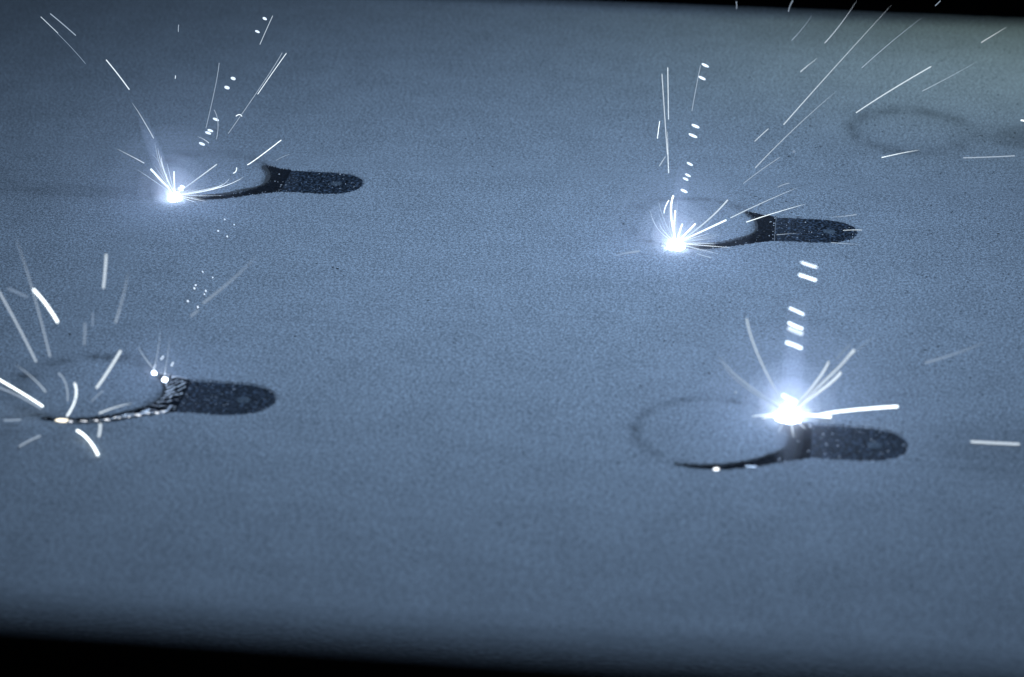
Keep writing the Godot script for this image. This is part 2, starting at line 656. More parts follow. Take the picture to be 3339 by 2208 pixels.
func debris() -> void:
	var st := SurfaceTool.new()
	var ball := SphereMesh.new()
	ball.radius = 1.0
	ball.height = 2.0
	ball.radial_segments = 6
	ball.rings = 3
	var m := StandardMaterial3D.new()
	m.albedo_color = Color(0.03, 0.035, 0.04).linear_to_srgb()
	m.roughness = 0.7
	var patch := FastNoiseLite.new()
	patch.seed = 31
	patch.frequency = 0.03
	var where: Array[Transform3D] = []
	while where.size() < 5200:
		var x := rnd.randf_range(-170, 170)
		var z := rnd.randf_range(-200, 115)
		if patch.get_noise_2d(x, z) + 0.1 + clampf((x - 20.0) / 200.0, -0.3, 0.4) < rnd.randf() * 0.8:
			continue
		var r := 0.05 + 0.13 * pow(rnd.randf(), 5.0)
		where.append(Transform3D(Basis(Vector3.UP, rnd.randf_range(-0.5, 0.3)) * Basis.from_scale(Vector3(rnd.randf_range(1.0, 2.6), 0.6, 1.0) * r * MM), V(x, 0.06, z)))
	# a fringe of dark grains where the powder crumbles into the fused arms
	for k in 4:
		for i in [900, 500, 300, 350][k]:
			var a := rnd.randf()
			var p := spline(INNER, a)
			var off: float = pow(rnd.randf(), 2.0) * [2.2, 1.3, 0.9, 0.9][k]
			var c: Vector2 = p + (p - spline(OUTER, a)).normalized() * off
			var r := 0.06 + 0.09 * rnd.randf()
			where.append(Transform3D(Basis(Vector3.UP, rnd.randf() * TAU) * Basis.from_scale(Vector3(1.6, 0.7, 1.0) * r * MM), V(ENDS[k][0] + c.x, 0.05, ENDS[k][1] + c.y)))
	var mm := MultiMesh.new()
	mm.transform_format = MultiMesh.TRANSFORM_3D
	mm.mesh = ball
	mm.instance_count = where.size()
	for i in where.size():
		mm.set_instance_transform(i, where[i])
	var mi := MultiMeshInstance3D.new()
	mi.name = "dark_spatter_grains"
	mi.multimesh = mm
	mi.material_override = m
	mi.set_meta("kind", "stuff")
	mi.set_meta("label", "fine dark spatter grains strewn over the powder bed")
	mi.set_meta("category", "spatter")
	add_child(mi)


# ------------------------------------------------------------------ melt points

func glow(color: Color, energy: float) -> StandardMaterial3D:
	var key := "%s %.2f" % [color.to_html(), energy]
	if not sets.has(key):
		var m := StandardMaterial3D.new()
		m.albedo_color = Color(0.02, 0.02, 0.02)
		m.roughness = 0.9
		m.metallic_specular = 0.1
		m.emission_enabled = true
		m.emission = color.linear_to_srgb()
		m.emission_energy_multiplier = energy
		sets[key] = m
	return sets[key]


func bed_mixed_glow(tint: Color, energy: float) -> StandardMaterial3D:
	# mixes the lit bed colour into the glow, imitating see-through faint threads
	var c := Color(0.13 + tint.r * energy, 0.20 + tint.g * energy, 0.32 + tint.b * energy)
	var top := maxf(c.r, maxf(c.g, c.b))
	return glow(Color(c.r / top, c.g / top, c.b / top), top)


const TINTS := {"white": Color(0.93, 1.0, 0.99), "blue": Color(0.78, 0.88, 1.0), "warm": Color(1.0, 0.98, 0.78)}


func streak(a: Vector3, b: Vector3, c: Vector3, w: float, fade: int) -> ArrayMesh:
	# a glowing thread through three points; fade 1 thins to the last, -1 to the first, 2 to both
	var path := PackedVector3Array()
	var rad := PackedFloat32Array()
	var steps := 14
	for k in steps + 1:
		var t := float(k) / steps
		var l0 := (t - 0.5) * (t - 1.0) * 2.0
		var l1 := -4.0 * t * (t - 1.0)
		var l2 := 2.0 * t * (t - 0.5)
		path.append(a * l0 + b * l1 + c * l2)
		var r := 1.0
		if fade == 1:
			r = pow(1.0 - t, 0.75) * 0.96 + 0.04
		elif fade == -1:
			r = pow(t, 0.75) * 0.96 + 0.04
		elif fade == 2:
			r = sqrt(maxf(0.0, 1.0 - pow(2.0 * t - 1.0, 2.0))) * 0.9 + 0.1
		rad.append(w * r * MM)
	return tube(path, rad, 6)


func ray(b: Node3D, p: Vector3, q: Vector3, r: Vector3, w: float, energy: float, tint: String, fade: int) -> void:
	part("ray", streak(p, q, r, w, fade), bed_mixed_glow(TINTS[tint], energy), b)


func spark(category: String, label: String, group: String, p: Vector3, q: Vector3, r: Vector3, w: float, energy: float, tint: String, fade: int) -> void:
	var o := MeshInstance3D.new()
	o.name = numbered(category)
	o.position = q
	o.mesh = streak(p - q, Vector3.ZERO, r - q, w, fade)
	o.material_override = bed_mixed_glow(TINTS[tint], energy)
	tag(o, label, category, group)
	add_child(o)


func core(b: Node3D, size: Vector3, energy: float, light: float, seed_of: int) -> void:
	part("molten_core", blob(Vector3.ZERO, size * MM, seed_of), glow(Color(0.70, 0.81, 1.0), energy), b)
	var l := OmniLight3D.new()
	l.name = "core_light"
	l.light_color = Color(0.72, 0.82, 1.0)
	l.light_energy = light
	l.light_size = 0.01
	l.omni_range = 2.0
	l.omni_attenuation = 2.0
	l.shadow_enabled = true
	b.add_child(l)
	l.position = V(0, 12, 0)


func vapour_bloom(label: String, at: Vector3, wide: float) -> void:
	# vapour thickening toward the melt point, also built in place of lens bloom
	var t := thing("bloom_vapour_cloud", label, "vapour", at)
	for s in [[1.0, 1.0], [0.55, 2.8], [0.3, 10.0], [0.19, 24.0]]:
		var f := FogVolume.new()
		f.name = numbered_in(t, "vapour")
		f.shape = RenderingServer.FOG_VOLUME_SHAPE_ELLIPSOID
		f.size = Vector3(wide, wide * 0.95, wide) * s[0] * MM
		var m := FogMaterial.new()
		m.density = s[1]
		m.albedo = Color(0.93, 0.95, 1.0)
		f.material = m
		t.add_child(f)


func flare_veil(label: String, from: Vector3, to: Vector3, wide: float) -> void:
	# fog added to stand in for the flare streak below the glare
	var t := thing("flare_veil", label, "vapour", (from + to) / 2)
	t.basis = Basis.looking_at(to - from, Vector3.UP)
	var length := (to - from).length()
	for s in [[1.5, 1.0, 8.0], [1.0, 0.92, 12.0], [0.5, 0.85, 18.0]]:
		var f := FogVolume.new()
		f.name = numbered_in(t, "vapour")
		f.shape = RenderingServer.FOG_VOLUME_SHAPE_ELLIPSOID
		f.size = Vector3(wide * s[0] * MM, wide * s[0] * MM, length * s[1])
		var m := FogMaterial.new()
		m.density = s[2]
		m.albedo = Color(0.93, 0.95, 1.0)
		f.material = m
		t.add_child(f)


func numbered_in(t: Node, called: String) -> String:
	var n := called
	var k := 0
	while t.has_node(NodePath(n)):
		k += 1
		n = "%s_%03d" % [called, k]
	return n


func vapour(label: String, at: Vector3, size: Vector3, lean: float, density: float, shape: int) -> void:
	var f := FogVolume.new()
	f.name = numbered("vapour_plume")
	f.shape = shape
	f.size = size * MM
	f.position = at
	f.rotation.z = lean
	var m := FogMaterial.new()
	m.density = density
	m.albedo = Color(0.93, 0.95, 1.0)
	f.material = m
	tag(f, label, "vapour")
	add_child(f)


func bursts() -> void:
	var b: Node3D
	b = thing("melt_point", "blinding white melt point at the thin arm tip of the far left part", "melt point", V(-89.8,0.0,-66.2), "five melt points under the laser")
	core(b, Vector3(1.6, 1.7, 1.6), 44, 0.000300, 1)
	ray(b, V(0.0,1.0,0.0), V(-4.6,4.0,-0.4), V(-9.3,7.0,-0.8), 0.13, 0.50, "white", 1)
	ray(b, V(0.0,1.0,0.0), V(-2.8,4.1,-0.3), V(-5.6,7.2,-0.5), 0.24, 1.37, "white", 0)
	ray(b, V(0.0,1.0,0.0), V(-2.0,3.7,0.8), V(-4.1,6.4,1.6), 0.16, 0.77, "white", 1)
	ray(b, V(0.0,1.0,0.0), V(-0.7,5.5,0.3), V(-1.3,9.9,0.6), 0.13, 0.70, "white", 1)
	ray(b, V(0.0,1.0,0.0), V(-3.6,8.1,-1.8), V(-5.8,10.3,-2.1), 0.10, 0.33, "white", 1)
	ray(b, V(0.0,1.0,0.0), V(-1.9,4.3,0.1), V(-3.9,7.6,0.2), 0.10, 0.41, "white", 1)
	ray(b, V(0.0,1.0,0.0), V(-3.0,6.1,0.3), V(-4.5,8.7,0.4), 0.10, 0.41, "white", 1)
	ray(b, V(0.0,1.0,0.0), V(-0.1,3.8,-0.7), V(-0.2,6.5,-1.4), 0.16, 1.55, "white", 0)
	ray(b, V(0.0,1.0,0.0), V(5.4,5.2,-0.0), V(10.7,9.4,-0.1), 0.13, 0.70, "white", 0)
	ray(b, V(0.0,1.0,0.0), V(2.7,4.3,-1.3), V(5.3,7.6,-2.6), 0.09, 0.21, "white", 1)
	ray(b, V(0.0,1.0,0.0), V(9.9,2.6,-1.4), V(16.5,5.5,-2.4), 0.16, 1.16, "white", 1)
	ray(b, V(0.0,1.0,0.0), V(9.4,2.7,-1.1), V(13.3,5.5,-1.6), 0.12, 1.03, "white", 1)
	ray(b, V(0.0,1.0,0.0), V(9.9,3.0,-1.3), V(10.7,4.1,-1.5), 0.11, 0.78, "white", 1)
	ray(b, V(0.0,1.0,0.0), V(3.6,2.0,-0.4), V(7.2,3.0,-0.7), 0.09, 0.53, "white", 1)
	ray(b, V(0.0,1.0,0.0), V(2.7,1.4,-0.2), V(5.4,1.8,-0.4), 0.13, 0.85, "white", 1)
	ray(b, V(0.0,1.0,0.0), V(2.3,1.2,-0.1), V(4.6,1.5,-0.2), 0.13, 1.14, "white", 1)
	ray(b, V(0.0,1.0,0.0), V(2.0,1.7,-0.4), V(4.0,2.4,-0.8), 0.11, 0.62, "white", 1)
	ray(b, V(0.0,1.0,0.0), V(4.0,0.9,-0.3), V(8.1,0.8,-0.7), 0.10, 0.66, "white", 1)
	ray(b, V(0.0,1.0,0.0), V(4.2,0.9,1.3), V(8.5,0.8,2.6), 0.13, 0.99, "white", 1)
	ray(b, V(0.0,1.0,0.0), V(3.0,0.9,1.7), V(6.0,0.8,3.4), 0.12, 1.17, "white", 1)
	ray(b, V(0.0,1.0,0.0), V(3.7,0.9,0.7), V(7.4,0.8,1.3), 0.10, 0.66, "white", 1)
	ray(b, V(0.0,1.0,0.0), V(-2.1,8.2,2.4), V(-2.8,16.1,4.5), 0.16, 0.38, "white", 1)
	ray(b, V(0.0,1.0,0.0), V(-2.6,7.4,-0.6), V(-3.7,12.5,-1.1), 0.20, 0.59, "white", 1)
	ray(b, V(0.0,1.0,0.0), V(-2.2,6.4,-0.5), V(-3.0,10.6,-0.9), 0.24, 0.91, "white", 1)
	ray(b, V(0.0,1.0,0.0), V(-1.1,3.2,0.8), V(-1.2,7.2,1.7), 0.24, 1.36, "white", 1)
	ray(b, V(0.0,1.0,0.0), V(-1.7,4.6,0.4), V(-3.6,9.3,0.9), 0.12, 0.44, "white", 1)
	ray(b, V(0.0,1.0,0.0), V(5.9,0.9,-0.7), V(11.7,0.8,-1.5), 0.08, 0.58, "white", 1)
	ray(b, V(0.0,1.0,0.0), V(0.7,1.5,0.1), V(1.3,2.0,0.2), 0.15, 0.80, "white", 1)
	vapour_bloom("bluish vapour and bloom ball round the far left melt point", V(-89.8,2.5,-66.2), 60)
	vapour("narrow bluish vapour jet leaning left over the far left melt point", V(-93.4,10.0,-66.2), Vector3(3.4, 26, 3.4), 0.3, 50, RenderingServer.FOG_VOLUME_SHAPE_ELLIPSOID)
	b = thing("melt_point", "blinding white melt point with a dense upright fan, by the far right part", "melt point", V(31.7,0.0,-52.3), "five melt points under the laser")
	core(b, Vector3(1.9, 2.0, 1.9), 44, 0.000320, 2)
	ray(b, V(0.0,1.0,0.0), V(-1.5,7.1,-2.1), V(-1.2,11.3,-3.5), 0.24, 1.69, "white", 0)
	ray(b, V(0.0,1.0,0.0), V(-0.5,4.4,0.6), V(-0.4,9.6,1.2), 0.22, 1.50, "white", 0)
	ray(b, V(0.0,1.0,0.0), V(-4.1,4.2,0.2), V(-6.2,8.9,0.1), 0.12, 0.73, "white", 1)
	ray(b, V(0.0,1.0,0.0), V(-3.0,6.1,-1.3), V(-4.6,10.8,-2.4), 0.10, 0.48, "white", 1)
	ray(b, V(0.0,1.0,0.0), V(-3.0,4.3,0.8), V(-3.8,6.2,1.0), 0.12, 0.88, "white", 1)
	ray(b, V(0.0,1.0,0.0), V(-1.4,4.6,1.3), V(-1.7,12.6,3.2), 0.10, 0.65, "white", 1)
	ray(b, V(0.0,1.0,0.0), V(-0.9,3.8,-0.6), V(-1.7,8.7,-1.5), 0.12, 0.87, "white", 1)
	ray(b, V(0.0,1.0,0.0), V(2.1,3.5,-0.0), V(4.2,6.0,-0.1), 0.22, 1.62, "white", 0)
	ray(b, V(0.0,1.0,0.0), V(6.3,5.8,-1.5), V(11.3,11.2,-2.8), 0.16, 0.64, "white", 0)
	ray(b, V(0.0,1.0,0.0), V(6.5,4.6,-0.2), V(11.2,7.2,-0.4), 0.20, 1.31, "white", 0)
	ray(b, V(0.0,1.0,0.0), V(3.8,2.4,-0.2), V(7.5,3.7,-0.5), 0.13, 0.84, "white", 1)
	ray(b, V(0.0,1.0,0.0), V(4.9,2.1,-0.9), V(9.9,3.1,-1.8), 0.10, 0.40, "white", 1)
	ray(b, V(0.0,1.0,0.0), V(4.5,1.8,-0.3), V(8.9,2.6,-0.6), 0.10, 0.48, "white", 1)
	ray(b, V(0.0,1.0,0.0), V(5.6,2.2,-0.5), V(11.2,3.3,-1.1), 0.08, 0.37, "white", 1)
	ray(b, V(0.0,1.0,0.0), V(3.9,1.7,-0.4), V(7.8,2.3,-0.7), 0.12, 0.72, "white", 1)
	ray(b, V(0.0,1.0,0.0), V(4.6,1.0,-0.5), V(9.1,0.9,-1.0), 0.16, 0.89, "white", 1)
	ray(b, V(0.0,1.0,0.0), V(4.3,0.9,0.1), V(8.7,0.8,0.2), 0.12, 0.87, "white", 1)
	ray(b, V(0.0,1.0,0.0), V(6.4,0.9,0.3), V(12.8,0.8,0.6), 0.12, 1.16, "white", 1)
	ray(b, V(0.0,1.0,0.0), V(5.1,0.9,2.3), V(10.3,0.8,4.6), 0.10, 0.65, "white", 1)
	ray(b, V(0.0,1.0,0.0), V(3.7,0.9,1.9), V(7.4,0.8,3.8), 0.10, 0.65, "white", 1)
	ray(b, V(0.0,1.0,0.0), V(0.7,4.1,0.7), V(1.3,6.3,1.1), 0.22, 1.50, "white", 0)
	ray(b, V(0.0,1.0,0.0), V(1.1,1.6,-0.2), V(2.2,2.1,-0.4), 0.25, 1.68, "white", 0)
	ray(b, V(0.0,1.0,0.0), V(-1.8,3.4,0.2), V(-3.1,8.4,0.3), 0.09, 0.43, "white", 1)
	ray(b, V(0.0,1.0,0.0), V(-0.1,4.5,-1.0), V(-0.2,10.8,-2.5), 0.24, 0.40, "white", 1)
	ray(b, V(0.0,1.0,0.0), V(-0.2,4.4,0.5), V(-0.5,11.9,1.4), 0.30, 0.33, "white", 1)
	ray(b, V(0.0,1.0,0.0), V(2.4,4.7,-0.9), V(4.4,6.9,-1.5), 0.08, 0.28, "white", 1)
	ray(b, V(0.0,1.0,0.0), V(-1.5,0.9,2.8), V(-2.9,0.8,5.6), 0.10, 0.49, "white", 1)
	ray(b, V(0.0,1.0,0.0), V(-2.1,3.0,-0.2), V(-4.8,9.4,-0.8), 0.09, 0.43, "white", 1)
	vapour_bloom("bluish vapour and bloom ball round the far right melt point", V(31.7,2.5,-52.3), 62)
	vapour("upright vapour jet over the far right melt point", V(32.3,10.0,-52.3), Vector3(3.6, 28, 3.6), -0.03, 24, RenderingServer.FOG_VOLUME_SHAPE_ELLIPSOID)
	b = thing("melt_point", "largest blinding glare, on the collar of the near right part", "melt point", V(59.7,0.0,29.1), "five melt points under the laser")
	core(b, Vector3(2.5, 2.5, 2.2), 44, 0.000400, 3)
	ray(b, V(0.0,1.0,0.0), V(-3.8,0.9,1.0), V(-7.5,0.8,2.0), 0.32, 1.36, "white", 1)
	ray(b, V(0.0,1.0,0.0), V(-2.8,0.9,1.3), V(-5.5,0.8,2.6), 0.40, 1.63, "white", 1)
	ray(b, V(0.0,1.0,0.0), V(-6.3,13.4,1.7), V(-9.3,22.7,2.6), 0.16, 0.58, "white", 0)
	ray(b, V(0.0,1.0,0.0), V(-10.0,7.8,-0.3), V(-14.0,12.2,-0.7), 0.20, 0.34, "white", 1)
	ray(b, V(0.0,1.0,0.0), V(-10.6,7.4,-0.3), V(-14.8,13.3,-1.0), 0.16, 0.20, "white", 1)
	ray(b, V(0.0,1.0,0.0), V(4.9,8.5,0.6), V(7.2,13.4,1.0), 0.24, 0.75, "white", 0)
	ray(b, V(0.0,1.0,0.0), V(8.1,10.7,0.5), V(12.0,16.2,0.8), 0.26, 0.71, "white", 0)
	ray(b, V(0.0,1.0,0.0), V(6.9,7.0,-0.6), V(9.7,10.3,-0.8), 0.26, 0.88, "white", 0)
	ray(b, V(0.0,1.0,0.0), V(9.9,13.8,1.9), V(16.2,20.6,2.7), 0.16, 0.21, "white", 1)
	ray(b, V(0.0,1.0,0.0), V(4.2,0.9,0.2), V(8.3,0.8,0.3), 0.30, 2.52, "white", 0)
	ray(b, V(0.0,1.0,0.0), V(3.1,1.6,-0.2), V(6.3,2.1,-0.4), 0.14, 0.56, "white", 1)
	ray(b, V(0.0,1.0,0.0), V(0.6,0.9,5.1), V(1.2,0.8,10.2), 0.24, 1.12, "white", 1)
	ray(b, V(0.0,1.0,0.0), V(1.7,0.9,3.2), V(3.4,0.8,6.3), 0.24, 1.30, "white", 1)
	ray(b, V(0.0,1.0,0.0), V(-1.0,0.9,4.1), V(-1.9,0.8,8.2), 0.24, 0.74, "white", 1)
	ray(b, V(0.0,1.0,0.0), V(-2.0,2.6,0.4), V(-4.0,4.2,0.8), 0.24, 0.73, "white", 1)
	ray(b, V(0.0,1.0,0.0), V(-0.7,3.4,0.8), V(-1.5,5.7,1.6), 0.35, 0.87, "white", 1)
	ray(b, V(0.0,1.0,0.0), V(2.3,1.5,-0.1), V(4.6,1.9,-0.3), 0.24, 0.73, "white", 1)
	ray(b, V(0.0,1.0,0.0), V(-1.6,4.1,0.8), V(-3.3,7.2,1.6), 0.14, 0.42, "white", 1)
	vapour_bloom("bluish vapour and bloom ball round the largest glare", V(59.7,2.5,29.1), 66)
	vapour("broad upright fog column in place of flare over the largest glare", V(60.0,11.0,29.1), Vector3(4.6, 30, 4.6), -0.02, 22, RenderingServer.FOG_VOLUME_SHAPE_CYLINDER)  # fog added to stand in for the flare streak rising here
	flare_veil("low added fog veil in place of flare, before the largest glare", V(59.7,1.8,26.5), V(59.7,2.0,55.1), 4.2)
	b = thing("melt_point", "left of two small hot points on the prong of the near left part", "melt point", V(-71.8,0.0,25.6), "five melt points under the laser")
	core(b, Vector3(0.48, 0.6, 0.45), 20, 0.000060, 4)
	ray(b, V(0.0,1.0,0.0), V(1.1,5.4,-0.1), V(1.9,10.2,-0.2), 0.14, 0.29, "blue", 1)
	ray(b, V(0.0,1.0,0.0), V(0.3,2.0,-0.0), V(0.6,3.0,-0.1), 0.22, 0.84, "blue", 1)
	ray(b, V(0.0,1.0,0.0), V(-2.5,3.9,-0.9), V(-3.3,5.6,-1.3), 0.14, 0.28, "white", 1)
	vapour_bloom("small vapour and bloom ball round the left one of the two small hot points", V(-71.8,1.0,25.6), 22)
	b = thing("melt_point", "right of two small hot points on the prong of the near left part", "melt point", V(-68.9,0.0,28.2), "five melt points under the laser")
	core(b, Vector3(0.55, 0.48, 0.45), 20, 0.000060, 5)
	ray(b, V(0.0,1.0,0.0), V(0.9,5.7,-0.1), V(1.6,9.8,-0.2), 0.12, 0.28, "blue", 1)
	ray(b, V(0.0,1.0,0.0), V(0.2,2.1,-0.0), V(0.4,3.3,-0.0), 0.16, 0.87, "blue", 1)
	vapour_bloom("small vapour and bloom ball round the right one of the two small hot points", V(-68.9,1.0,28.2), 22)

func sparks() -> void:
	spark("spark", "pale curved spark arching out left of the upper left melt point", "sparks and droplets about the upper left melt point", V(-104.2,11.4,-68.6), V(-100.1,9.3,-68.6), V(-97.5,7.9,-68.6), 0.11, 0.66, "white", -1)
	spark("spark", "straight white spark slanting over the fuzzy prong of the upper left part", "sparks and droplets about the upper left melt point", V(-73.2,6.9,-73.0), V(-70.8,8.5,-73.5), V(-65.1,12.9,-74.9), 0.09, 1.66, "white", 0)
	spark("spark", "short hooked white spark above the arm of the upper left part", "sparks and droplets about the upper left melt point", V(-74.9,7.8,-65.2), V(-74.3,8.2,-65.4), V(-74.1,9.1,-65.6), 0.10, 1.36, "white", 0)
	spark("spark", "stout bright spark falling away high to the left of the upper left glare", "sparks and droplets about the upper left melt point", V(-104.5,34.4,-66.9), V(-102.0,30.8,-67.2), V(-99.6,27.0,-67.5), 0.12, 0.91, "white", 0)
	spark("spark", "fading spark that points down into the bluish plume of the upper left melt point", "sparks and droplets about the upper left melt point", V(-95.6,28.5,-55.1), V(-94.0,25.0,-56.0), V(-91.7,18.9,-57.6), 0.10, 0.56, "white", -1)
	spark("spark", "dull blurred spark, upper one of the pair in the dark top left corner", "sparks and droplets about the upper left melt point", V(-117.2,45.2,-67.1), V(-114.2,42.6,-67.1), V(-111.5,40.1,-67.1), 0.11, 0.26, "white", 0)
	spark("spark", "thin bright spark, lower one of the pair in the dark top left corner", "sparks and droplets about the upper left melt point", V(-116.5,47.7,-57.6), V(-114.8,45.7,-58.0), V(-113.0,43.6,-58.4), 0.09, 0.48, "white", 0)
	spark("spark", "hair thin faint trail continuing below the pair of sparks in the top left corner", "sparks and droplets about the upper left melt point", V(-115.1,41.2,-64.8), V(-111.9,37.1,-65.6), V(-109.4,33.5,-66.2), 0.06, 0.16, "white", 0)
	spark("spark", "thin spark beside the two topmost oval ghost flashes near the top edge", "sparks and droplets about the upper left melt point", V(-64.5,46.3,-68.8), V(-66.1,42.9,-68.7), V(-67.8,39.2,-68.7), 0.08, 0.50, "white", 0)
	spark("spark", "bright half of the double spark high to the right of the upper left glare", "sparks and droplets about the upper left melt point", V(-60.7,38.8,-64.5), V(-64.2,33.8,-64.5), V(-67.9,28.4,-64.5), 0.08, 1.12, "white", 0)
	spark("spark", "long dim thread lying along the bright spark high right of the upper left glare", "sparks and droplets about the upper left melt point", V(-62.5,37.5,-68.2), V(-67.1,30.2,-67.8), V(-76.1,17.1,-67.1), 0.07, 0.32, "white", 0)
	spark("spark", "tiny bright arc crossing the long dim thread like a bird", "sparks and droplets about the upper left melt point", V(-75.1,19.8,-71.7), V(-74.3,20.2,-71.8), V(-73.7,19.8,-71.8), 0.09, 1.43, "white", 0)
	spark("spark", "dim upright thread reaching down to the middle pair of oval ghost flashes", "sparks and droplets about the upper left melt point", V(-78.7,32.8,-72.4), V(-79.9,26.8,-72.2), V(-82.6,16.4,-71.7), 0.07, 0.29, "white", 0)
	spark("spark", "dim bowed thread passing behind the single oval ghost flash above the middle pair", "sparks and droplets about the upper left melt point", V(-78.4,24.2,-63.9), V(-77.8,20.8,-64.5), V(-78.5,16.4,-65.0), 0.07, 0.32, "white", 0)
	spark("spark", "short curved spark just above the lowest lone oval ghost flash", "sparks and droplets about the upper left melt point", V(-84.9,14.1,-71.8), V(-83.4,13.5,-71.8), V(-82.1,12.6,-71.7), 0.08, 0.71, "white", -1)
	spark("spark", "tiny upright glint alone in the dark upper left powder", "sparks and droplets about the upper left melt point", V(-88.0,41.8,-72.6), V(-88.1,41.1,-72.5), V(-88.1,40.2,-72.3), 0.08, 0.33, "white", 0)
	spark("droplet", "tiny glint midway below the lone upright glint", "sparks and droplets about the upper left melt point", V(-87.7,31.1,-65.3), V(-87.6,31.5,-65.3), V(-87.6,31.8,-65.3), 0.10, 0.77, "white", 0)
	spark("spark", "hair thin spark right above the fuzzy prong of the upper left part", "sparks and droplets about the upper left melt point", V(-65.2,10.1,-68.7), V(-63.6,11.1,-68.7), V(-61.9,11.8,-68.8), 0.05, 0.22, "white", 0)
	spark("spark", "short stout curved spark left of the tallest ray of the upper right burst", "sparks and droplets about the upper right melt point", V(28.6,7.7,-53.9), V(28.9,9.3,-54.0), V(29.6,10.8,-54.2), 0.13, 1.55, "white", 0)
	spark("spark", "long slanting spark grazing the black prong of the upper right part", "sparks and droplets about the upper right melt point", V(43.8,6.5,-55.7), V(50.0,9.8,-56.5), V(58.8,14.1,-57.6), 0.11, 0.68, "white", 1)
	spark("spark", "bright spark lying straight across the black collar of the upper right part", "sparks and droplets about the upper right melt point", V(47.4,4.2,-59.1), V(54.1,6.6,-59.9), V(60.8,8.8,-60.6), 0.11, 1.25, "white", 1)
	spark("spark", "thin spark flying down right below the arm of the upper right part", "sparks and droplets about the upper right melt point", V(36.8,0.6,-47.9), V(38.3,0.5,-47.1), V(40.1,0.5,-46.2), 0.07, 0.47, "white", 0)
	spark("spark", "faint spark along the far edge of the upper right handle", "sparks and droplets about the upper right melt point", V(66.2,9.6,-51.7), V(69.2,9.8,-52.0), V(72.3,10.3,-52.3), 0.07, 0.41, "white", -1)
	spark("spark", "thin spark poking out over the round end of the upper right handle", "sparks and droplets about the upper right melt point", V(69.6,6.3,-52.1), V(71.6,6.4,-52.4), V(73.8,6.4,-52.6), 0.06, 0.71, "white", 0)
	spark("spark", "thin dim spark along the near edge of the upper right handle", "sparks and droplets about the upper right melt point", V(67.0,3.0,-52.4), V(70.5,2.7,-52.9), V(74.0,2.4,-53.4), 0.06, 0.43, "white", 1)
	spark("spark", "thin dim spark lying across the seam of the upper right handle", "sparks and droplets about the upper right melt point", V(54.5,1.8,-58.1), V(57.1,2.0,-58.5), V(59.8,2.2,-58.8), 0.05, 0.45, "white", 1)
	spark("spark", "upper upright spark of the column over the upper right melt point", "sparks and droplets about the upper right melt point", V(28.2,41.2,-59.0), V(28.5,35.3,-58.3), V(28.8,29.3,-57.6), 0.08, 0.99, "white", 0)
	spark("spark", "long slightly leaning spark crossing the upright ones over the upper right melt point", "sparks and droplets about the upper right melt point", V(27.2,41.1,-54.8), V(28.2,30.6,-54.0), V(29.0,22.5,-53.3), 0.08, 0.78, "white", 0)
	spark("spark", "lower upright spark of the column over the upper right melt point", "sparks and droplets about the upper right melt point", V(29.1,29.9,-49.4), V(29.3,24.9,-49.6), V(29.6,19.3,-49.9), 0.09, 1.25, "white", -1)
	spark("spark", "short bright spark at the left of the upright column over the upper right melt point", "sparks and droplets about the upper right melt point", V(26.8,28.8,-57.4), V(26.6,26.8,-57.3), V(26.4,24.7,-57.2), 0.08, 1.74, "white", 0)
	spark("spark", "short thin spark branching left off the foot of the upright column", "sparks and droplets about the upper right melt point", V(28.7,22.8,-51.0), V(28.1,21.7,-51.1), V(27.4,20.4,-51.1), 0.06, 0.74, "white", 0)
	spark("spark", "dim thin spark hanging below the two topmost ghost flashes over the upper right melt point", "sparks and droplets about the upper right melt point", V(35.3,39.9,-64.8), V(34.5,34.7,-63.9), V(33.8,29.6,-62.9), 0.08, 0.32, "white", 0)
	spark("spark", "longest pale spark soaring up right into the black at the top", "sparks and droplets about the upper right melt point", V(54.9,29.7,-56.5), V(64.6,41.9,-58.3), V(77.3,57.5,-60.6), 0.11, 0.62, "white", 1)
	spark("spark", "pale spark running off the top edge left of the longest one", "sparks and droplets about the upper right melt point", V(63.1,48.8,-58.4), V(66.3,53.0,-59.2), V(69.6,58.3,-60.1), 0.09, 0.54, "white", 1)
	spark("spark", "pale spark parallel to and just under the longest one", "sparks and droplets about the upper right melt point", V(49.0,19.8,-54.2), V(57.5,30.3,-53.1), V(66.3,39.9,-52.2), 0.10, 0.47, "white", 1)
	spark("spark", "short dim spark at the lower end of the row of parallel slanting sparks", "sparks and droplets about the upper right melt point", V(46.3,13.5,-59.8), V(50.1,16.5,-60.9), V(54.3,19.5,-61.9), 0.08, 0.26, "white", 0)
	spark("spark", "dim thin spark right of and parallel to the longest one", "sparks and droplets about the upper right melt point", V(71.7,41.5,-63.4), V(78.5,48.0,-64.7), V(84.7,53.3,-65.9), 0.08, 0.30, "white", 1)
	spark("spark", "bright slanting spark above the faint ring mark at the right", "sparks and droplets about the upper right melt point", V(71.0,32.0,-59.9), V(78.0,37.1,-60.7), V(87.0,43.1,-61.7), 0.10, 0.79, "white", 0)
	spark("spark", "thin spark just right of the bright slanting one above the faint ring mark", "sparks and droplets about the upper right melt point", V(85.5,37.4,-61.2), V(91.7,40.7,-62.7), V(97.6,44.1,-64.1), 0.07, 0.39, "white", 1)
	spark("spark", "broad blurred yellowish spark near the top right corner", "sparks and droplets about the upper right melt point", V(101.8,28.1,-122.6), V(104.8,30.1,-123.1), V(107.8,32.1,-123.5), 0.15, 0.38, "warm", 1)
	spark("spark", "short pale spark beside the middle of the longest one", "sparks and droplets about the upper right melt point", V(58.1,46.6,-45.1), V(59.9,48.4,-45.0), V(61.8,50.1,-44.9), 0.08, 0.75, "white", 1)
